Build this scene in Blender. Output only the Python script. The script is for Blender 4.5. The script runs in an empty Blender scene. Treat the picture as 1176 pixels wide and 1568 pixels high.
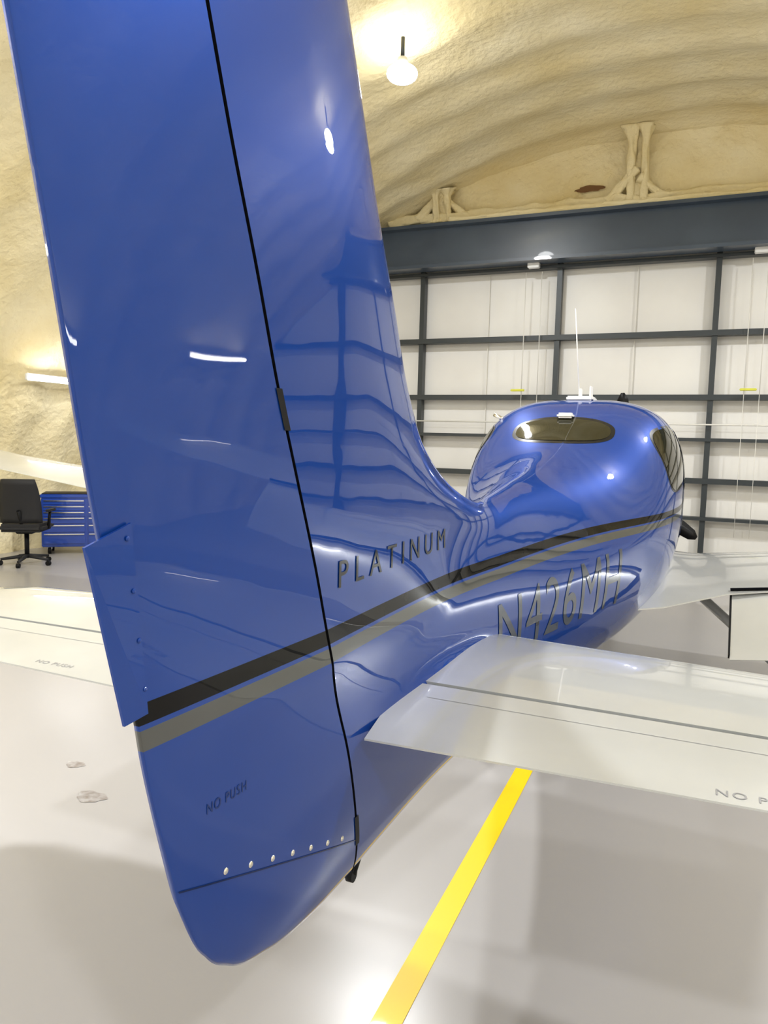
import bpy, bmesh, math, random
import numpy as np
from mathutils import Vector, Matrix, noise
random.seed(4)
scn=bpy.context.scene
try:
    scn.view_settings.view_transform='Standard'; scn.view_settings.look='None'
except Exception: pass
COL=bpy.context.collection

# ---------------------------------------------------------------- materials
def mat(name,color,rough=0.5,metal=0.0,coat=0.0,emis=None,estr=0.0,spec=0.5,coat_rough=0.03,coat_ior=1.5):
    m=bpy.data.materials.new(name); m.use_nodes=True
    b=m.node_tree.nodes['Principled BSDF']
    b.inputs['Base Color'].default_value=(*color,1)
    b.inputs['Roughness'].default_value=rough
    b.inputs['Metallic'].default_value=metal
    b.inputs['Coat Weight'].default_value=coat
    b.inputs['Coat Roughness'].default_value=coat_rough
    b.inputs['Coat IOR'].default_value=coat_ior
    b.inputs['Specular IOR Level'].default_value=spec
    if emis:
        b.inputs['Emission Color'].default_value=(*emis,1); b.inputs['Emission Strength'].default_value=estr
    return m
def bsdf(m): return m.node_tree.nodes['Principled BSDF']
def nd(m,t,**k):
    n=m.node_tree.nodes.new(t)
    for a,v in k.items(): setattr(n,a,v)
    return n
def lk(m,a,b): m.node_tree.links.new(a,b)
def math_n(m,op,a,b=None):
    n=nd(m,'ShaderNodeMath',operation=op)
    for i,v in enumerate((a,b)):
        if v is None: continue
        if isinstance(v,(int,float)): n.inputs[i].default_value=v
        else: lk(m,v,n.inputs[i])
    return n.outputs[0]
def add_noise_color(m,c1,c2,scale,detail=4,bump=0,bscale=None,lo=.35,hi=.65,dist=.02):
    tc=nd(m,'ShaderNodeTexCoord'); n=nd(m,'ShaderNodeTexNoise'); n.inputs['Scale'].default_value=scale; n.inputs['Detail'].default_value=detail
    lk(m,tc.outputs['Object'],n.inputs['Vector'])
    r=nd(m,'ShaderNodeValToRGB'); r.color_ramp.elements[0].position=lo; r.color_ramp.elements[1].position=hi
    r.color_ramp.elements[0].color=(*c1,1); r.color_ramp.elements[1].color=(*c2,1)
    lk(m,n.outputs['Fac'],r.inputs['Fac']); lk(m,r.outputs['Color'],bsdf(m).inputs['Base Color'])
    if bump:
        n2=nd(m,'ShaderNodeTexNoise'); n2.inputs['Scale'].default_value=bscale or scale*5; n2.inputs['Detail'].default_value=6
        lk(m,tc.outputs['Object'],n2.inputs['Vector'])
        bp=nd(m,'ShaderNodeBump'); bp.inputs['Strength'].default_value=bump; bp.inputs['Distance'].default_value=dist
        lk(m,n2.outputs['Fac'],bp.inputs['Height']); lk(m,bp.outputs['Normal'],bsdf(m).inputs['Normal'])
    return r

BLUE=(0.007,0.048,0.285)
def blue_mat(name,stripes=True):
    m=mat(name,BLUE,rough=.40,metal=.34,coat=.95,coat_rough=.006,spec=.0,coat_ior=1.46)
    tc=nd(m,'ShaderNodeTexCoord'); n2=nd(m,'ShaderNodeTexNoise'); n2.inputs['Scale'].default_value=7; n2.inputs['Detail'].default_value=1
    lk(m,tc.outputs['Object'],n2.inputs['Vector'])
    bp=nd(m,'ShaderNodeBump'); bp.inputs['Strength'].default_value=.5; bp.inputs['Distance'].default_value=.0012
    lk(m,n2.outputs['Fac'],bp.inputs['Height']); lk(m,bp.outputs['Normal'],bsdf(m).inputs['Coat Normal'])
    if stripes:
        g=nd(m,'ShaderNodeNewGeometry'); s=nd(m,'ShaderNodeSeparateXYZ'); lk(m,g.outputs['Position'],s.inputs[0])
        z=s.outputs['Z']
        yy=math_n(m,'MAXIMUM',math_n(m,'SUBTRACT',s.outputs['Y'],2.4),0.0)
        z=math_n(m,'SUBTRACT',z,math_n(m,'MULTIPLY',yy,0.02))
        def band(a,b):
            return math_n(m,'MULTIPLY',math_n(m,'GREATER_THAN',z,a),math_n(m,'LESS_THAN',z,b))
        lim=math_n(m,'LESS_THAN',s.outputs['Y'],6.2)
        bk=math_n(m,'MULTIPLY',band(1.245,1.277),lim); gr=math_n(m,'MULTIPLY',band(1.205,1.237),lim)
        m1=nd(m,'ShaderNodeMix',data_type='RGBA'); m1.inputs[6].default_value=(*BLUE,1); m1.inputs[7].default_value=(.001,.001,.0015,1); lk(m,bk,m1.inputs[0])
        m2=nd(m,'ShaderNodeMix',data_type='RGBA'); lk(m,m1.outputs[2],m2.inputs[6]); m2.inputs[7].default_value=(.085,.09,.09,1); lk(m,gr,m2.inputs[0])
        lk(m,m2.outputs[2],bsdf(m).inputs['Base Color'])
        # the black vinyl is less glossy than the paint
        lk(m,math_n(m,'SUBTRACT',.95,math_n(m,'MULTIPLY',bk,.45)),bsdf(m).inputs['Coat Weight'])
    return m
M_blue=blue_mat('blue_aircraft_paint'); M_blue2=blue_mat('blue_paint_plain',False)
M_silver=mat('silver_white_paint',(.50,.51,.50),rough=.3,metal=.3,coat=1.0)
add_noise_color(M_silver,(.54,.555,.55),(.60,.615,.61),3)
M_black=mat('black_rubber',(.006,.006,.007),rough=.5,spec=.15)
M_decal=mat('black_decal',(.004,.005,.008),rough=.3,coat=.6,spec=.1,coat_ior=1.4)
M_dim=mat('dark_blue_decal',(.003,.014,.07),rough=.3,coat=.8,spec=.0,coat_ior=1.4)
M_dimmer=mat('faint_blue_decal',(.005,.026,.14),rough=.4,metal=.2,coat=.9,spec=.0,coat_ior=1.45,coat_rough=.01)
M_gold=mat('grey_gold_decal',(.065,.080,.115),rough=.4,metal=.3,coat=.95,spec=.0,coat_rough=.01,coat_ior=1.47)
M_greydec=mat('grey_decal',(.26,.26,.27),rough=.4)
M_glass=mat('tinted_window',(.018,.017,.008),rough=.04,metal=.0,coat=.0,spec=.45)
M_chrome=mat('bright_steel',(.75,.75,.74),rough=.2,metal=1)
M_whitep=mat('white_plastic',(.8,.8,.8),rough=.35)
M_dsteel=mat('door_steel_frame',(.030,.037,.042),rough=.4,metal=.2)
M_header=mat('header_steel_paint',(.045,.068,.105),rough=.35,coat=.3)
add_noise_color(M_header,(.03,.048,.08),(.045,.068,.105),1.2)
M_panel=mat('white_door_liner',(.74,.73,.70),rough=.42)
add_noise_color(M_panel,(.70,.69,.67),(.77,.765,.745),.8,bump=.15,bscale=3)
M_foam=mat('spray_foam',(.75,.62,.36),rough=.75)
add_noise_color(M_foam,(.78,.65,.35),(.89,.80,.55),1.1,detail=6,bump=.8,bscale=12,lo=.3,hi=.7,dist=.035)
M_gable=mat('white_wall',(.7,.69,.66),rough=.6)
M_yellow=mat('yellow_floor_paint',(.85,.56,.004),rough=.4,coat=.2)
M_emit=mat('lamp_lens',(1,1,1),emis=(.97,.985,1),estr=42)
M_tube=mat('led_tube',(1,1,1),emis=(.97,.98,1),estr=24)
M_lampb=mat('lamp_housing',(.5,.52,.55),rough=.4,metal=.6)
M_tool=mat('blue_tool_steel',(.01,.05,.33),rough=.3,coat=.5)
M_chair=mat('black_mesh_fabric',(.008,.008,.01),rough=.7)
M_strap=mat('strap_yellow',(.6,.6,.05),rough=.5)
M_floor=mat('epoxy_floor',(.36,.345,.34),rough=.26,spec=.5)
add_noise_color(M_floor,(.352,.338,.335),(.385,.373,.368),.4,detail=1,lo=.1,hi=.9)

# ---------------------------------------------------------------- helpers
def empty(name,loc=(0,0,0)):
    e=bpy.data.objects.new(name,None); COL.objects.link(e); e.location=loc; return e
def mesh_obj(name,verts,faces,m,parent=None,smooth=True,merge=0.0):
    me=bpy.data.meshes.new(name); me.from_pydata([tuple(v) for v in verts],[],faces); me.update()
    bm=bmesh.new(); bm.from_mesh(me)
    if merge: bmesh.ops.remove_doubles(bm,verts=bm.verts,dist=merge)
    bmesh.ops.recalc_face_normals(bm,faces=bm.faces)
    bm.to_mesh(me); bm.free()
    if smooth:
        for p in me.polygons: p.use_smooth=True
    me.materials.append(m)
    o=bpy.data.objects.new(name,me); COL.objects.link(o)
    if parent: o.parent=parent
    return o
def box(name,c,s,m,parent=None,bev=0.0,rot=None):
    bm=bmesh.new(); bmesh.ops.create_cube(bm,size=1)
    bmesh.ops.scale(bm,vec=s,verts=bm.verts)
    if bev: bmesh.ops.bevel(bm,geom=bm.edges[:],offset=bev,segments=2,affect='EDGES')
    if rot: bmesh.ops.rotate(bm,cent=(0,0,0),matrix=Matrix.Rotation(rot[0],3,rot[1]),verts=bm.verts)
    bmesh.ops.translate(bm,vec=c,verts=bm.verts)
    me=bpy.data.meshes.new(name); bm.to_mesh(me); bm.free(); me.materials.append(m)
    o=bpy.data.objects.new(name,me); COL.objects.link(o)
    if parent: o.parent=parent
    return o
def tube(name,p0,p1,r0,m,parent=None,r1=None,seg=20,smooth=True):
    p0=Vector(p0);p1=Vector(p1); d=p1-p0; L=d.length
    bm=bmesh.new(); bmesh.ops.create_cone(bm,cap_ends=True,segments=seg,radius1=r0,radius2=r0 if r1 is None else r1,depth=L)
    q=d.to_track_quat('Z','Y').to_matrix()
    bmesh.ops.rotate(bm,cent=(0,0,0),matrix=q,verts=bm.verts); bmesh.ops.translate(bm,vec=(p0+p1)/2,verts=bm.verts)
    me=bpy.data.meshes.new(name); bm.to_mesh(me); bm.free(); me.materials.append(m)
    if smooth:
        for p in me.polygons: p.use_smooth=len(p.vertices)==4
    o=bpy.data.objects.new(name,me); COL.objects.link(o)
    if parent: o.parent=parent
    return o
def ellipsoid(name,c,s,m,parent=None,seg=32):
    bm=bmesh.new(); bmesh.ops.create_uvsphere(bm,u_segments=seg,v_segments=20,radius=1)
    bmesh.ops.scale(bm,vec=s,verts=bm.verts); bmesh.ops.translate(bm,vec=c,verts=bm.verts)
    me=bpy.data.meshes.new(name); bm.to_mesh(me); bm.free(); me.materials.append(m)
    for p in me.polygons: p.use_smooth=True
    o=bpy.data.objects.new(name,me); COL.objects.link(o)
    if parent: o.parent=parent
    return o
def cr(xs,ys):
    xs=np.array(xs,float); ys=np.array(ys,float)
    m=np.gradient(ys,xs)
    x=np.linspace(xs[0],xs[-1],4001); i=np.clip(np.searchsorted(xs,x)-1,0,len(xs)-2)
    h=xs[i+1]-xs[i]; t=(x-xs[i])/h
    T=(2*t**3-3*t**2+1)*ys[i]+(t**3-2*t**2+t)*h*m[i]+(-2*t**3+3*t**2)*ys[i+1]+(t**3-t**2)*h*m[i+1]
    return lambda q: np.interp(q,x,T)
def sstep(a,b,x):
    t=np.clip((x-a)/(b-a),0,1); return t*t*(3-2*t)

# ---------------------------------------------------------------- aircraft body field
ys_=[1.1, 1.6, 2.0, 2.5, 3.0, 3.5, 4.0, 4.3, 4.6, 5.1, 5.8, 6.4, 7.0, 7.8, 8.15]
fW =cr(ys_,[.042,.055,.085,.15,.25,.375,.51,.575,.615,.63,.62,.57,.50,.38,.24])
fT =cr(ys_,[1.22,1.27,1.33,1.43,1.495,1.565,1.69,1.82,1.915,1.955,1.90,1.66,1.50,1.42,1.36])
fB =cr(ys_,[.64,.645,.645,.62,.59,.55,.52,.505,.495,.49,.49,.50,.54,.70,.92])
fM =cr(ys_,[.95,.97,1.0,1.04,1.08,1.13,1.2,1.25,1.28,1.28,1.22,1.12,1.08,1.10,1.14])
fN =cr(ys_,[2.0,2.0,2.0,1.85,1.62,1.58,1.9,2.5,2.95,3.1,2.8,2.5,2.3,2.1,2.0])
yHf=cr([.55,.62,.733,.827,1.004,1.145,1.276,1.379,1.594,1.725,1.903,2.099,2.249,2.65,2.8],[1.515,1.50,1.469,1.441,1.385,1.329,1.282,1.244,1.151,1.093,1.025,.945,.889,.735,.68])
yLf=cr([1.30,1.38,1.45,1.52,1.63,1.75,1.97,2.16,2.36,2.52,2.65,2.8],[2.75,2.62,2.42,2.17,1.93,1.81,1.68,1.57,1.47,1.39,1.315,1.24])
Y00=1.50
def smin(a,b,k):
    h=np.maximum(k-np.abs(a-b),0)/k
    return np.minimum(a,b)-h*h*k*.25
def F(x,y,z):
    W=fW(y);T=fT(y);B=fB(y);M=fM(y);N=fN(y)
    up=np.abs(z-M)/(T-M); dn=np.abs(z-M)/(M-B)
    ax=np.abs(x)/W
    q=np.where(z>M,(ax**N+up**N)**(1/N),(ax**2.3+dn**2.3)**(1/2.3))
    ff=(q-1)*W
    d=yLf(z)-y
    qn=np.sqrt((x/.046)**2+(np.maximum(.36-d,0)/.36)**2)
    fn=(qn-1)*.046
    fn=np.maximum(fn,(z-2.65)*.4); fn=np.where(z<1.2,fn+(1.2-z)*.2,fn)
    o=smin(ff,fn,.032)
    qs=np.sqrt((x/.125)**2+((y-2.1)/.50)**2+((z-1.0)/.065)**2)
    return smin(o,(qs-1)*.08,.03)
def solve_x(y,z,it=28):
    y=np.asarray(y,float);z=np.asarray(z,float)
    lo=np.zeros(np.broadcast(y,z).shape); hi=lo+1.2
    for _ in range(it):
        mid=(lo+hi)/2; s=F(mid,y,z)<0
        lo=np.where(s,mid,lo); hi=np.where(s,hi,mid)
    return (lo+hi)/2
us=np.concatenate([np.linspace(Y00,2.9,175),np.linspace(2.92,8.15,180)])
def ycol(u,z): return u+(yHf(z)-Y00)*(1-sstep(Y00,3.3,u))
NZ=110
zz=np.linspace(.40,2.72,600)
U,Z=np.meshgrid(us,zz,indexing='ij')
INS=F(0*Z,ycol(U,Z),Z)<0
ia=INS.argmax(1); ib=INS.shape[1]-1-INS[:,::-1].argmax(1)
def refv(a,b):
    for _ in range(26):
        m=(a+b)/2; s=F(0*m,ycol(us,m),m)<0
        a=np.where(s,m,a); b=np.where(s,b,m)
    return a
ZT=refv(zz[ib],zz[np.minimum(ib+1,599)]); ZB=refv(zz[ia],zz[np.maximum(ia-1,0)])
t=np.linspace(0,1,NZ); s=(1-np.cos(np.pi*t))/2*.7+t*.3
ZG=ZB[:,None]+(ZT-ZB)[:,None]*s[None,:]; YG=ycol(us[:,None],ZG); XG=solve_x(YG,ZG,34); XG[:,0]=0; XG[:,-1]=0
cols=[(XG[i],YG[i],ZG[i]) for i in range(len(us))]
verts=[]
nc=len(cols); faces=[]
for sgn in (1,-1):
    base=len(verts)
    for x,y,z in cols: verts+= [(sgn*a,b,c) for a,b,c in zip(x,y,z)]
    for i in range(nc-1):
        for j in range(NZ-1):
            a=base+i*NZ+j; faces.append((a,a+NZ,a+NZ+1,a+1))
air=empty('airplane')
fus=mesh_obj('fuselage_and_fin',verts,faces,M_blue,air,merge=1e-5)
def ring_cap(name,col,m,dy=0):
    x,y,z=col
    L=[(a,b+dy,c) for a,b,c in zip(x,y,z)]+[(-a,b+dy,c) for a,b,c in zip(x[-2:0:-1],y[-2:0:-1],z[-2:0:-1])]
    return mesh_obj(name,L,[tuple(range(len(L)))],m,air,smooth=False)
def spar(name,col,dy):
    x,y,z=col; v=[];f=[]
    for a,b,c in zip(x,y,z): v+=[(a,b+dy,c),(-a,b+dy,c)]
    for i in range(len(x)-1): f.append((2*i,2*i+1,2*i+3,2*i+2))
    return mesh_obj(name,v,f,M_black,air,smooth=False)
spar('fin_rear_spar',cols[0],0.0005)
ring_cap('nose_bowl_cap',cols[-1],M_blue)

# ---------------------------------------------------------------- rudder
yTf=cr([.5,.85,.95,1.20,1.26,1.51,1.62,1.78,1.86,1.96,2.10,2.65,2.8],[.985,.90,.87,.80,.788,.725,.70,.668,.652,.63,.60,.475,.44])
zbv=cr([0,.02,.07,.16,.37,.68,1],[.93,.86,.79,.735,.68,.65,.643])
GAP=.010
def rud_x(v,z):
    zb=zbv(v)
    zq=np.where(z<1.0,.6432+(z-zb)*(1.0-.6432)/(1.0-zb),z)
    xh=solve_x(yHf(zq),zq)
    topr=np.sqrt(np.clip(1-(1-np.clip((2.65-z)/.05,0,1))**2,0,1))
    return np.minimum(xh,.06)*(.10+.90*v**.9)*np.where(z>2.6,topr,1)
def rud_pt(v,z,off=0):
    yt=yTf(z); yh=yHf(z)-GAP
    return rud_x(v,z)+off, yt+(yh-yt)*v, z
vv=(1-np.cos(np.linspace(0,np.pi,60)))/2; vv=vv*.5+np.linspace(0,1,60)*.5; vv=np.sort(np.concatenate([vv,[.003,.01,.02]]))
NR=120; verts=[];faces=[];rc=[]
for v in vv:
    t=np.linspace(0,1,NR); s=((1-np.cos(np.pi*t))/2)*.6+t*.4
    zb=float(zbv(v)); z=zb+(2.65-zb)*s; V=np.full(NR,v)
    x,y,_=rud_pt(V,z); x[0]=0;x[-1]=0; rc.append((x,y,z))
for sgn in (1,-1):
    b=len(verts)
    for x,y,z in rc: verts+=[(sgn*a,p,q) for a,p,q in zip(x,y,z)]
    for i in range(len(rc)-1):
        for j in range(NR-1):
            a=b+i*NR+j; faces.append((a,a+NR,a+NR+1,a+1))
n1=len(rc)*NR
for j in range(NR-1): faces.append((j,j+1,n1+j+1,n1+j))
mesh_obj('rudder',verts,faces,M_blue,air,merge=1e-6)
spar('rudder_front_spar',rc[-1],-.0003)
def rud_at(y,z,off=.001):
    yt=float(yTf(z));yh=float(yHf(z))-GAP; v=max(0,min(1,(y-yt)/(yh-yt)))
    return (float(rud_x(np.array([v]),np.array([z]))[0])+off,y,z)
def strip(name,pts,w,fn,m,off=.0012,n=40):
    pts=[Vector((p[0],p[1])) for p in pts]; v=[];f=[]
    P=[]
    for a,b in zip(pts[:-1],pts[1:]):
        for i in range(n): P.append(a.lerp(b,i/n))
    P.append(pts[-1])
    for i,p in enumerate(P):
        d=(P[min(i+1,len(P)-1)]-P[max(i-1,0)]).normalized(); nn=Vector((-d.y,d.x))*w/2
        for q in (p+nn,p-nn): v.append(fn(q.x,q.y,off))
    for i in range(len(P)-1): f.append((2*i,2*i+1,2*i+3,2*i+2))
    return mesh_obj(name,v,f,m,air)
strip('rudder_cap_seam',[(.875,.952),(1.452,.752)],.0028,rud_at,M_dim)
def gl(y): return .952+(y-.875)*(.752-.952)/(1.452-.875)
for i,y in enumerate([.985,1.053,1.119,1.185,1.251,1.318,1.382]):
    p=rud_at(y,gl(y)+.015,0)
    ellipsoid('cap_screw_%d'%i,p,(.0035,.0062,.0062),M_chrome,air,seg=16)
for (z0,z1) in [(1.735,1.665),(.815,.735)]:
    v=[];f=[]
    for t in np.linspace(0,1,8):
        z=z0+(z1-z0)*t; y=float(yHf(z)); x=float(solve_x(np.array([y+.002]),np.array([z]))[0])+.0015
        v+= [(x,y-.014,z),(x,y+.006,z)]
    for i in range(7): f.append((2*i,2*i+1,2*i+3,2*i+2))
    mesh_obj('hinge_slot',v,f,M_black,air)
v=[(.010,.69,1.51),(.017,.765,1.535),(.0175,.795,1.265),(.010,.757,1.258)]
v+=[(a-.004,b,c) for a,b,c in v]
mesh_obj('rudder_trim_tab',v,[(0,1,2,3),(4,5,6,7),(0,1,5,4),(1,2,6,5),(2,3,7,6),(3,0,4,7)],M_blue2,air,smooth=False)
for i,(y,z) in enumerate([(.757,1.515),(.768,1.443),(.778,1.373),(.789,1.302)]):
    ellipsoid('tab_rivet_%d'%i,(.0175,y,z),(.002,.0036,.0036),M_blue2,air,seg=16)

# ---------------------------------------------------------------- text decals
def text_decal(name,body,fn,m,spacing=1.0,maxe=.03,bold=0.0):
    cu=bpy.data.curves.new(name,'FONT'); cu.body=body; cu.space_character=spacing; cu.offset=bold
    cu.resolution_u=5
    to=bpy.data.objects.new(name+'_tmp',cu); COL.objects.link(to)
    dg=bpy.context.evaluated_depsgraph_get(); me=bpy.data.meshes.new_from_object(to.evaluated_get(dg))
    bpy.data.objects.remove(to)
    co=np.array([v.co[:2] for v in me.vertices]); mn=co.min(0); mx=co.max(0)
    bm=bmesh.new(); bm.from_mesh(me)
    bmesh.ops.triangulate(bm,faces=bm.faces)
    for _ in range(4):
        E=[e for e in bm.edges if e.calc_length()>maxe*(mx[0]-mn[0])]
        if not E: break
        bmesh.ops.subdivide_edges(bm,edges=E,cuts=1); bmesh.ops.triangulate(bm,faces=bm.faces)
    V=list(bm.verts)
    A_=np.array([(q.co.x-mn[0])/(mx[0]-mn[0]) for q in V]); B_=np.array([(q.co.y-mn[1])/(mx[1]-mn[1]) for q in V])
    X,Y,Zz=fn(A_,B_)
    for q,a,b,c in zip(V,X,Y,Zz): q.co=(a,b,c)
    for f_ in bm.faces: f_.smooth=True
    bm.to_mesh(me); bm.free(); me.materials.clear(); me.materials.append(m)
    o=bpy.data.objects.new(name,me); COL.objects.link(o); o.parent=air; return o
def fus_v(y,z,off=.002): return solve_x(y,z)+off,y,z
def rud_v(y,z,off=.0012):
    yt=yTf(z);yh=yHf(z)-GAP; v=np.clip((y-yt)/(yh-yt),0,1)
    return rud_x(v,z)+off,y,z
def fus_at(y,z,off=.002):
    x=float(solve_x(np.array([y]),np.array([z]),24)[0]); return (x+off,y,z)
def naca(c): return (0.2969*np.sqrt(c)-.126*c-.3516*c**2+.2843*c**3-.1030*c**4)*10*.2
def stab_top(x,y,off=.001):
    ax=np.abs(x); yl=2.43-.09*ax; yt=1.43+.035*ax; th=.044-.008*ax; c=np.clip((yl-y)/(yl-yt),0,1)
    return x,y,1.0+naca(c)/naca(.3)*th+.002*c+off
text_decal('platinum_lettering','PLATINUM',lambda a,b:fus_v(1.325+.68*a,1.352+.056*b),M_decal,1.6)
text_decal('registration_lettering','N426MH',lambda a,b:fus_v(2.36+1.24*a,.935-.02*a+(.19+.08*a)*b),M_gold,1.1,maxe=.02,bold=.0)
text_decal('rudder_no_push','NO PUSH',lambda a,b:rud_v(.935+.10*a,1.05+.018*b),M_dimmer,1.2)
text_decal('elevator_no_push','NO PUSH',lambda a,b:stab_top(.77+.16*a,1.480+.022*b),M_greydec,1.2)
text_decal('elevator_no_push_left','NO PUSH',lambda a,b:stab_top(-.99+.13*a,1.50+.018*b),M_greydec,1.2)

# ---------------------------------------------------------------- lifting surfaces
def loft(name,secs,m,c0=0,c1=1,n=26,mirror=False,close=True,minth=.003):
    v=[];f=[]
    t=np.linspace(0,1,n)
    c=c0+(c1-c0)*((1-np.cos(np.pi*t))/2)
    for (x,yl,yt,z,th) in secs:
        prof=naca(c)/naca(.3)*th+minth*c
        up=[(x,yl-(yl-yt)*cc,z+p) for cc,p in zip(c[::-1],prof[::-1])]
        lo=[(x,yl-(yl-yt)*cc,z-p) for cc,p in zip(c,prof)]
        v+=up+lo
    k=2*n
    for i in range(len(secs)-1):
        for j in range(k):
            a=i*k+j;b=i*k+(j+1)%k
            f.append((a,b,b+k,a+k))
    f.append(tuple(range(k))); f.append(tuple(range((len(secs)-1)*k,len(secs)*k)))
    if mirror: v=[(-a,b,c) for a,b,c in v]
    o=mesh_obj(name,v,f,m,air,merge=1e-6)
    md=o.modifiers.new('es','EDGE_SPLIT'); md.split_angle=math.radians(40)
    return o
S=[]
for x in [.03,.5,.95,1.4,1.75,1.88,1.94,1.965]:
    q=max(0,(x-1.75)/.215)
    S.append((x,2.43-.09*x-.25*q**3,1.43+.035*x,1.0,(.044-.008*x)*(1-q**4*.8)))
YH=1.772
for sd,mi in (('right',False),('left',True)):
    def part(name):
        v=[];f=[];n=24;t=np.linspace(0,1,n)
        for (x,yl,yt,z,th) in S:
            ch=(yl-YH)/(yl-yt)
            a,b=(0,ch-.009) if name.startswith('stab') else (ch+.009,1)
            tt=(1-np.cos(np.pi*t))/2 if a==0 else t
            c=a+(b-a)*tt
            prof=naca(c)/naca(.3)*th+.002*c
            xx=[x if x>.04 else (.03+.035*max(0,(cc-ch)/(1-ch))) for cc in c] if a>0 else [x]*n
            up=[(q,yl-(yl-yt)*cc,z+p) for q,cc,p in zip(xx[::-1],c[::-1],prof[::-1])]
            lo=[(q,yl-(yl-yt)*cc,z-p) for q,cc,p in zip(xx,c,prof)]
            v+=up+lo
        k=2*n
        for i in range(len(S)-1):
            for j in range(k):
                a_=i*k+j;b_=i*k+(j+1)%k; f.append((a_,b_,b_+k,a_+k))
        f.append(tuple(range(k))); f.append(tuple(range((len(S)-1)*k,len(S)*k)))
        if mi: v=[(-a,b,c) for a,b,c in v]
        o=mesh_obj(name+'_'+sd,v,f,M_silver,air,merge=1e-6)
        md=o.modifiers.new('es','EDGE_SPLIT'); md.split_angle=math.radians(40)
    part('stabilizer'); part('elevator')
    s=-1 if mi else 1
    box('elevator_hinge_shadow_'+sd,(s*.98,YH,1.0),(1.84,.03,.03),M_black,air)
    v=[];f=[]
    for x in np.linspace(.12,1.85,20):
        for y in (1.683,1.685): v.append(tuple(float(q) for q in stab_top(s*x,y,.0006)))
    for i in range(19): f.append((2*i,2*i+1,2*i+3,2*i+2))
    mesh_obj('elevator_seam_'+sd,v,f,M_greydec,air)
def wz(x): return .73+.12*x
for sd,mi in (('right',False),('left',True)):
    secs=[(.30,6.25,4.10,.80,.20),(.45,6.2,4.12,.79,.17),(.58,6.1,4.25,.79,.13),(.72,6.03,4.45,.80,.115),(.90,6.0,4.62,wz(.9)-.01,.105)]
    for x in np.linspace(1.2,5.4,12): secs.append((x,5.97-.12*(x-1),4.65+.01*x,wz(x),.105-.009*x))
    secs+=[(5.6,5.38,4.72,wz(5.6)+.02,.05),(5.74,5.28,4.76,wz(5.74)+.05,.035),(5.82,5.12,4.80,wz(5.82)+.09,.012)]
    loft('wing_'+sd,secs,M_silver,mirror=mi)
    s=-1 if mi else 1
    v=[];f=[];n=14
    xs=[.93,1.5,2.2,3.2]
    for x in xs:
        a=Vector((4.70,wz(x)-.01)); b=Vector((4.42,wz(x)-.34)); d=b-a; nn=Vector((-d.y,d.x)).normalized()
        for t in np.linspace(1,0,n):
            p=a+d*t; h=naca(t)/naca(.3)*.035+.002; v.append((s*x,p.x+nn.x*h,p.y+nn.y*h))
        for t in np.linspace(0,1,n):
            p=a+d*t; h=naca(t)/naca(.3)*.03+.002; v.append((s*x,p.x-nn.x*h,p.y-nn.y*h))
    k=2*n
    for i in range(len(xs)-1):
        for j in range(k):
            a_=i*k+j;b_=i*k+(j+1)%k; f.append((a_,b_,b_+k,a_+k))
    f.append(tuple(range(k))); f.append(tuple(range((len(xs)-1)*k,len(xs)*k)))
    o=mesh_obj('flap_'+sd,v,f,M_silver,air,merge=1e-6)
    md=o.modifiers.new('es','EDGE_SPLIT'); md.split_angle=math.radians(40)
    tube('flap_gap_shadow_'+sd,(s*.92,4.665,wz(.92)+.012),(s*3.2,4.675,wz(3.2)+.012),.009,M_black,air,seg=8)
    box('flap_end_seal_'+sd,(s*.925,4.56,wz(.93)-.17),(.008,.40,.05),M_black,air,rot=(math.radians(49.7),'X'))
    tube('flap_hinge_'+sd,(s*1.0,4.95,.78),(s*1.0,4.62,.52),.018,M_black,air)
    tube('gear_leg_'+sd,(s*.75,5.2,.72),(s*1.38,5.0,.22),.03,M_silver,air)
    o=tube('main_tire_'+sd,(s*1.31,5.0,.2),(s*1.45,5.0,.2),.2,M_black,air,seg=40)
    ellipsoid('wheel_pant_'+sd,(s*1.38,4.95,.26),(.12,.48,.17),M_silver,air)

# windows ---------------------------------------------------
def disc_grid(fn,m,name,p=2.4,nr=8,na=40,parent=None):
    v=[fn(0,0)];f=[]
    for i in range(1,nr+1):
        for j in range(na):
            a=2*math.pi*j/na; c,s=math.cos(a),math.sin(a)
            u=math.copysign(abs(c)**(2/p),c)*i/nr; w=math.copysign(abs(s)**(2/p),s)*i/nr
            v.append(fn(u,w))
    for j in range(na): f.append((0,1+j,1+(j+1)%na))
    for i in range(nr-1):
        for j in range(na):
            a=1+i*na+j;b=1+i*na+(j+1)%na; f.append((a,b,b+na,a+na))
    return mesh_obj(name,v,f,m,air)
def solve_y_rear(x,z):
    lo,hi=3.0,5.0
    for _ in range(26):
        m=(lo+hi)/2
        if F(np.array([x]),np.array([m]),np.array([z]))[0]<0: hi=m
        else: lo=m
    return lo
def rearw(sx,sz,off):
    def fn(u,w):
        x=sx*u; z=1.742+sz*w-.20*x*x
        y=solve_y_rear(x,z); return (x,y-off*.5,z+off)
    return fn
disc_grid(rearw(.280,.076,.001),M_decal,'rear_window_seal',p=2.6)
disc_grid(rearw(.258,.062,.003),M_glass,'rear_window',p=2.6)
for sd,s in (('right',1),('left',-1)):
    for k,(yc,zc,a,b) in enumerate([(4.62,1.60,.27,.17),(5.45,1.60,.42,.19)]):
        def sf(u,w,off=.003,g=1.0):
            y=yc+a*u*g; z=zc+b*w*g+.03*u; q=fus_at(y,z,off); return (s*q[0],q[1],q[2])
        disc_grid(lambda u,w:sf(u,w,.0015,1.06),M_decal,'cabin_window_seal_%s_%d'%(sd,k),p=3.5)
        disc_grid(lambda u,w:sf(u,w,.0035),M_glass,'cabin_window_%s_%d'%(sd,k),p=3.5)
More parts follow.
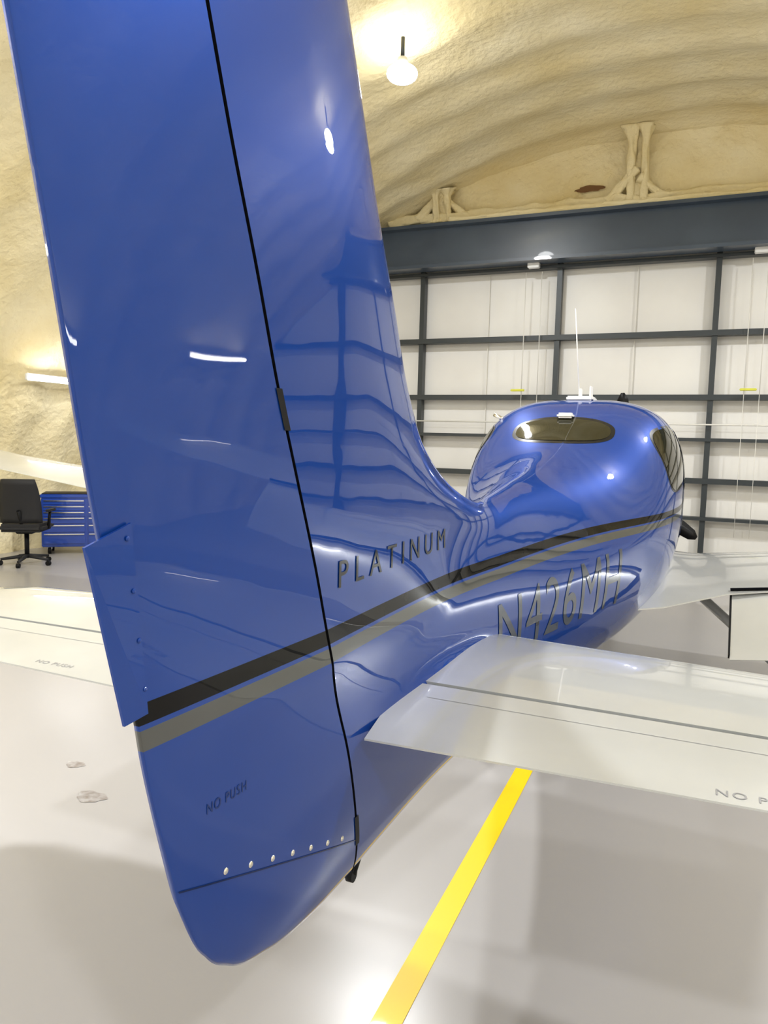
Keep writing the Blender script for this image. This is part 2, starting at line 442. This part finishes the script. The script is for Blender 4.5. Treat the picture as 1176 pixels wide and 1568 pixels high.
def top_z(x,y):
    lo,hi=1.2,2.3
    for _ in range(26):
        m=(lo+hi)/2
        if F(np.array([x]),np.array([y]),np.array([m]))[0]<0: lo=m
        else: hi=m
    return lo
disc_grid(lambda u,w:(.42*u,6.22+.30*w,top_z(.42*u,6.22+.30*w)+.004),M_glass,'windshield',p=3)
zr=top_z(0,4.75)
tube('whip_antenna',(-.02,4.9,zr),(-.05,4.75,zr+.56),.005,M_whitep,air,r1=.003)
box('antenna_base',(.0,4.85,zr+.012),(.16,.22,.03),M_whitep,air,bev=.008)
box('blade_antenna',(.05,4.9,zr+.05),(.012,.09,.09),M_whitep,air,bev=.004)
box('blade_antenna_b',(.0,4.8,zr+.04),(.012,.06,.07),M_whitep,air,bev=.004)
z2=top_z(0,4.28); box('cabin_beacon',(0,4.27,z2+.012),(.09,.07,.03),M_whitep,air,bev=.01)
tube('oat_probe',(-.42,4.6,1.80),(-.50,4.6,1.84),.012,M_chrome,air)
tube('spinner',(0,8.13,1.18),(0,8.5,1.18),.17,M_whitep,air,r1=.03,seg=32)
for i,a in enumerate([94,-33,214]):
    a=math.radians(a); d=Vector((math.cos(a),0,math.sin(a))); pr=Vector((-d.z,0,d.x)); v=[];f=[]
    for r_,w,tw in [(.1,.04,.9),(.3,.075,.7),(.5,.085,.5),(.7,.075,.35),(.82,.06,.3),(.88,.02,.3)]:
        c=Vector((0,8.25,1.22))+d*r_*(1.15 if i==0 else 1); ch=pr*math.cos(tw)+Vector((0,1,0))*math.sin(tw); nn=d.cross(ch)
        for q in (c+ch*w,c+nn*.012,c-ch*w,c-nn*.012): v.append(q)
    for k in range(5):
        for j in range(4): f.append((4*k+j,4*k+(j+1)%4,4*k+4+(j+1)%4,4*k+4+j))
    f.append((20,21,22,23)); mesh_obj('propeller_blade_%d'%i,v,f,M_black,air)
tube('nose_leg',(0,7.2,.55),(0,7.35,.2),.03,M_silver,air)
tube('nose_tire',(-.06,7.35,.17),(.06,7.35,.17),.17,M_black,air,seg=36)
ellipsoid('nose_wheel_pant',(0,7.3,.24),(.1,.35,.14),M_silver,air)
tube('tail_tie_down',(0,1.56,.66),(0,1.52,.625),.012,M_black,air)
tube('tail_tie_down_ring',(-.008,1.52,.622),(.008,1.52,.622),.017,M_black,air)

# ---------------------------------------------------------------- hangar shell
A,H=8.0,6.3; Y0,Y1=-5.0,12.1
v=[];f=[];NA=260;NY=400
for i in range(NY+1):
    y=Y0+(Y1-Y0)*i/NY
    for j in range(NA+1):
        th=math.pi*j/NA
        cx,cz=math.cos(th),math.sin(th)
        wob=noise.noise(Vector((cx*2.5,y*.5,cz*2.5)))*.14
        rib=(.5+.5*math.cos(2*math.pi*(y+wob)/.80)); rib=rib**1.3*.055
        nz=noise.noise(Vector((cx*5,y*.9,cz*5)))*.05+noise.noise(Vector((cx*18,y*3.5,cz*18)))*.022+noise.noise(Vector((cx*45,y*8,cz*45)))*.010
        k=1-(rib+nz)/7
        v.append((A*cx*k,y,max(H*cz*k,-.02)))
for i in range(NY):
    for j in range(NA):
        a=i*(NA+1)+j; f.append((a,a+1,a+NA+2,a+NA+1))
mesh_obj('ceiling',v,f,M_foam)
box('floor',(0,3.5,-.05),(17,19,.1),M_floor)
yl=box('floor_stripe',(-.02,3.4,.001),(.085,16.5,.003),M_yellow)
def arch_wall(name,y,z0,m,sub=False):
    P=[(A*1.01*math.cos(math.pi*j/60),H*1.01*math.sin(math.pi*j/60)) for j in range(61)]
    P=[(x,z) for x,z in P if z>=z0]
    if z0>0:
        xe=A*1.01*math.sqrt(1-(z0/(H*1.01))**2); P=[(xe,z0)]+P+[(-xe,z0)]
    L=[(x,y,z) for x,z in P]
    return mesh_obj(name,L,[tuple(range(len(L)))],m,smooth=False)
arch_wall('wall_front',12.12,0,M_panel)
arch_wall('wall_back',-4.95,0,M_gable)
door=empty('hangar_door',(0,0,0))
def xe(z): return A*math.sqrt(max(0,1-(z/H)**2))-.12
for i,x in enumerate([-5.99,-3.72,-1.45,.82,3.09,5.36]):
    zt=min(4.5,H*math.sqrt(max(0,1-(x/A)**2))-.15)
    box('door_post_%d'%i,(x,12.0,zt/2),(.078,.14,zt),M_dsteel,door)
for i,z in enumerate([.04,.63,1.19,1.80,2.42,3.35,4.44]):
    w=2*min(xe(z),7.2); h=.08 if i in(2,4,5) else .05
    box('door_rail_%d'%i,(0,11.98,z),(w,.16,h),M_dsteel,door)
for i,x in enumerate([-4.9,-2.6,-.3,1.95,4.2]):
    box('door_liner_seam_%d'%i,(x,12.08,2.2),(.012,.02,4.4),M_gable,door)
for i,(x,zt) in enumerate([(-1.95,4.35),(-1.70,4.35),(1.25,4.35),(1.45,4.35)]):
    tube('lift_strap_%d'%i,(x,11.8,zt),(x,11.8,2.45),.006,M_gable,door,seg=6)
    tube('lift_strap_low_%d'%i,(x,11.8,2.45),(x,11.8,.4),.004,M_gable,door,seg=6)
for i,x in enumerate([-1.83,1.35]):
    box('strap_pulley_%d'%i,(x,11.78,4.45),(.18,.12,.09),M_whitep,door,bev=.01)
for i,x in enumerate([-2.0,1.3]):
    box('strap_ratchet_%d'%i,(x,11.75,2.52),(.22,.04,.035),M_strap,door,bev=.008)
tube('lift_cable',(-4.4,11.85,2.02),(4.4,11.85,2.02),.012,M_gable,door,seg=8)
hb=empty('door_header_beam')
box('web',(0,11.75,4.82),(11.2,.12,.62),M_header,hb)
box('flange_top',(0,11.7,5.14),(10.6,.3,.05),M_header,hb)
box('flange_bottom',(0,11.7,4.50),(11.4,.3,.05),M_header,hb)
v=[];f=[];NX=220;NZg=40
xg=lambda z:A*1.01*math.sqrt(max(0,1-(z/(H*1.01))**2))
for j in range(NZg+1):
    z=5.10+(H-5.08)*j/NZg*.995
    for i in range(NX+1):
        x=-xg(z)+2*xg(z)*i/NX
        d=noise.noise(Vector((x*1.3,z*1.3,7)))*.07+noise.noise(Vector((x*5,z*5,2)))*.03+noise.noise(Vector((x*13,z*13,2)))*.012
        v.append((x,11.93+d,z))
for j in range(NZg):
    for i in range(NX): a=j*(NX+1)+i; f.append((a,a+1,a+NX+2,a+NX+1))
mesh_obj('wall_gable',v,f,M_foam)
def lumpy(name,p0,p1,r_,parent,flare=0):
    p0=Vector(p0);p1=Vector(p1); d=(p1-p0); n=int(d.length/.03)+3; q=d.to_track_quat('Z','Y'); v=[];f=[];k=18
    for i in range(n):
        t=i/(n-1)
        c=p0.lerp(p1,t)
        fl=1+flare*(max(0,t-.75)/.25)**2+flare*.5*(max(0,.15-t)/.15)**2
        for j in range(k):
            a=2*math.pi*j/k; 
            sq=1/max(abs(math.cos(a)),abs(math.sin(a))); sq=min(sq,1.2)
            rr=r_*fl*sq*(1+.6*noise.noise(c*3+Vector((math.cos(a),math.sin(a),3)))+.4*noise.noise(c*9+Vector((math.cos(a)*2,0,math.sin(a)*2))))
            v.append(c+q@Vector((math.cos(a)*rr,math.sin(a)*rr,0)))
    for i in range(n-1):
        for j in range(k): f.append((i*k+j,i*k+(j+1)%k,(i+1)*k+(j+1)%k,(i+1)*k+j))
    f.append(tuple(range(k))); f.append(tuple(range((n-1)*k,n*k)))
    return mesh_obj(name,v,f,M_foam,parent)
gf=empty('foam_coated_gable_framing')
lumpy('ledge',(-4.3,11.82,5.30),(4.3,11.82,5.30),.075,gf)
lumpy('ledge_low',(-3.2,11.65,5.21),(4.2,11.65,5.21),.04,gf)
for i,x in enumerate([-3.35,-.35,2.6]):
    zt=H*math.sqrt(1-(x/A)**2)+.0
    lumpy('stud_%d'%i,(x-.10,11.80,5.25),(x-.10,11.66,zt),.05,gf,1.6)
    lumpy('stud_twin_%d'%i,(x+.09,11.80,5.25),(x+.09,11.66,zt),.045,gf,1.6)
    lumpy('stud_web_%d'%i,(x,11.88,5.25),(x,11.8,zt),.08,gf,1.0)
    lumpy('brace_%d'%i,(x-.42,11.80,5.30),(x-.02,11.76,5.72),.055,gf,.8)
    lumpy('brace_cross_%d'%i,(x+.38,11.82,5.30),(x+.02,11.78,5.60),.045,gf,.8)
M_hole=mat('bare_brown_backing',(.16,.08,.03),rough=.9)
v=[(-1.05,11.84,5.52)]
for j in range(24):
    a=2*math.pi*j/24; k=1+.35*noise.noise(Vector((math.cos(a)*2,math.sin(a)*2,.3))); v.append((-1.05+.21*k*math.cos(a),11.84,5.52+.07*k*math.sin(a)*(1 if math.sin(a)>0 else .4)))
mesh_obj('torn_foam_patch',v,[(0,1+j,1+(j+1)%24) for j in range(24)],M_hole,gf,smooth=False)
def lamp(x,y,z,power):
    e=empty('high_bay_or_fill_lamp',(x,y,z))
    zc=H*math.sqrt(1-(x/A)**2)-z-.08
    tube('stem',(0,0,.12),(0,0,zc),.022,M_dsteel,e,seg=10)
    tube('housing',(0,0,.06),(0,0,.16),.075,M_lampb,e,r1=.05,seg=32)
    ellipsoid('lens',(0,0,0),(.165,.165,.09),M_emit,e)
    L=bpy.data.lights.new('lamp_light','AREA'); L.shape='DISK'; L.size=.32; L.energy=power; L.color=(.97,.985,1)
    o=bpy.data.objects.new('lamp_light',L); COL.objects.link(o); o.location=(0,0,-.10); o.parent=e
for (x,y,z) in [(-2.44,7.65,5.55),(3.3,8.3,5.3),(-2.44,2.9,5.3),(3.3,3.6,5.2),(-2.44,-2.0,5.3),(3.3,-2.0,5.2),(-5.3,.2,4.1)]:  # last entry is an added out-of-view fill lamp softening the left stabilizer's floor shadow
    lamp(x,y,z,190)
def strip_light(x,y0,y1,z):
    e=empty('wall_strip_light',(x,y0,z)); s=1 if x>0 else -1; L=y1-y0
    tube('tube',(0,0,0),(0,L,0),.028,M_tube,e,seg=12)
    box('batten',(s*.05,L/2,.01),(.05,L+.06,.09),M_whitep,e,bev=.01)
for s in (-1,1):
    for y0 in (-3.4,.1,3.5,7.0):
        strip_light(s*7.16,y0,y0+1.2,2.35)

# ---------------------------------------------------------------- tool chest, chair
tcst=empty('tool_chest',(-7.15,7.92,0)); tcst.rotation_euler=(0,0,math.radians(40))
w=1.15
box('carcass',(0,.0,.44),(w,.42,.68),M_tool,tcst,bev=.01)
box('top_tray',(0,0,.80),(w+.03,.45,.05),M_tool,tcst,bev=.01)
box('worktop',(0,0,.83),(w-.02,.4,.012),M_black,tcst)
for cidx,(cx,cw) in enumerate([(-.285,.53),(.285,.53)]):
    zc=.14
    for i,h in enumerate([.16,.12,.1,.08,.08,.08]):
        box('drawer_%d_%d'%(cidx,i),(cx,-.215,zc+h/2),(cw,.02,h-.012),M_tool,tcst,bev=.003)
        box('drawer_pull_%d_%d'%(cidx,i),(cx,-.232,zc+h-.022),(cw-.02,.018,.014),M_chrome,tcst)
        zc+=h
for i,(x,y) in enumerate([(-.48,-.15),(.48,-.15),(-.48,.15),(.48,.15)]):
    tube('caster_%d'%i,(x-.02,y,.05),(x+.02,y,.05),.05,M_black,tcst)
    box('caster_fork_%d'%i,(x,y,.085),(.06,.05,.04),M_lampb,tcst)
ch=empty('office_chair',(-7.0,6.75,0)); ch.rotation_euler=(0,0,math.radians(-150))
for i in range(5):
    a=2*math.pi*i/5+.3
    tube('base_arm_%d'%i,(0,0,.11),(.3*math.cos(a),.3*math.sin(a),.075),.026,M_chair,ch,r1=.016)
    tube('castor_%d'%i,(.3*math.cos(a)-.02*math.sin(a),.3*math.sin(a)+.02*math.cos(a),.03),(.3*math.cos(a)+.02*math.sin(a),.3*math.sin(a)-.02*math.cos(a),.03),.03,M_black,ch)
tube('gas_lift',(0,0,.08),(0,0,.42),.028,M_black,ch)
box('mechanism',(0,0,.42),(.2,.2,.05),M_black,ch,bev=.01)
box('seat',(0,0,.48),(.52,.5,.10),M_chair,ch,bev=.035)
v=[];f=[]
for i in range(9):
    for j in range(9):
        u=j/8*2-1;t=i/8
        wdt=.25*(1-.2*t**3)
        v.append((u*wdt,.22+.10*t**1.5-.05*u*u,.54+.54*t))
for i in range(8):
    for j in range(8): a=i*9+j; f.append((a,a+1,a+10,a+9))
bk=mesh_obj('backrest',v,f,M_chair,ch); sm=bk.modifiers.new('s','SOLIDIFY'); sm.thickness=.04
tube('back_support',(0,.12,.42),(0,.27,.7),.022,M_black,ch)
for s in (-1,1):
    tube('arm_post_%d'%s,(s*.26,.0,.46),(s*.29,.02,.68),.018,M_black,ch)
    box('arm_pad_%d'%s,(s*.29,-.01,.69),(.07,.25,.03),M_chair,ch,bev=.012)
M_stain=mat('worn_patch',(.2,.17,.15),rough=.6)
add_noise_color(M_stain,(.20,.17,.15),(.36,.345,.34),22)
for (x,y,a,b) in [(-2.08,2.70,.05,.035),(-1.76,2.48,.075,.05)]:
    v=[(x,y,.0015)]; n=28
    for j in range(n):
        t=2*math.pi*j/n; k=1+.12*math.sin(3*t)+.08*math.sin(7*t); v.append((x+a*k*math.cos(t),y+b*k*math.sin(t),.0015))
    mesh_obj('floor_worn_patch',v,[(0,1+j,1+(j+1)%n) for j in range(n)],M_stain,smooth=False)

w=bpy.data.worlds.new('world'); scn.world=w; w.use_nodes=True
w.node_tree.nodes['Background'].inputs[0].default_value=(.8,.85,.9,1); w.node_tree.nodes['Background'].inputs[1].default_value=.3
cam=bpy.data.cameras.new('camera'); cam.sensor_fit='VERTICAL'; cam.sensor_height=36; cam.lens=25.99; cam.clip_start=.02
co=bpy.data.objects.new('camera',cam); COL.objects.link(co)
R=Matrix(((.9205,-.0604,.3861),(.3899,.0770,-.9176),(.0257,.9952,.0944)))
co.matrix_world=Matrix.Translation((.70,0,1.65))@R.to_4x4()
scn.camera=co
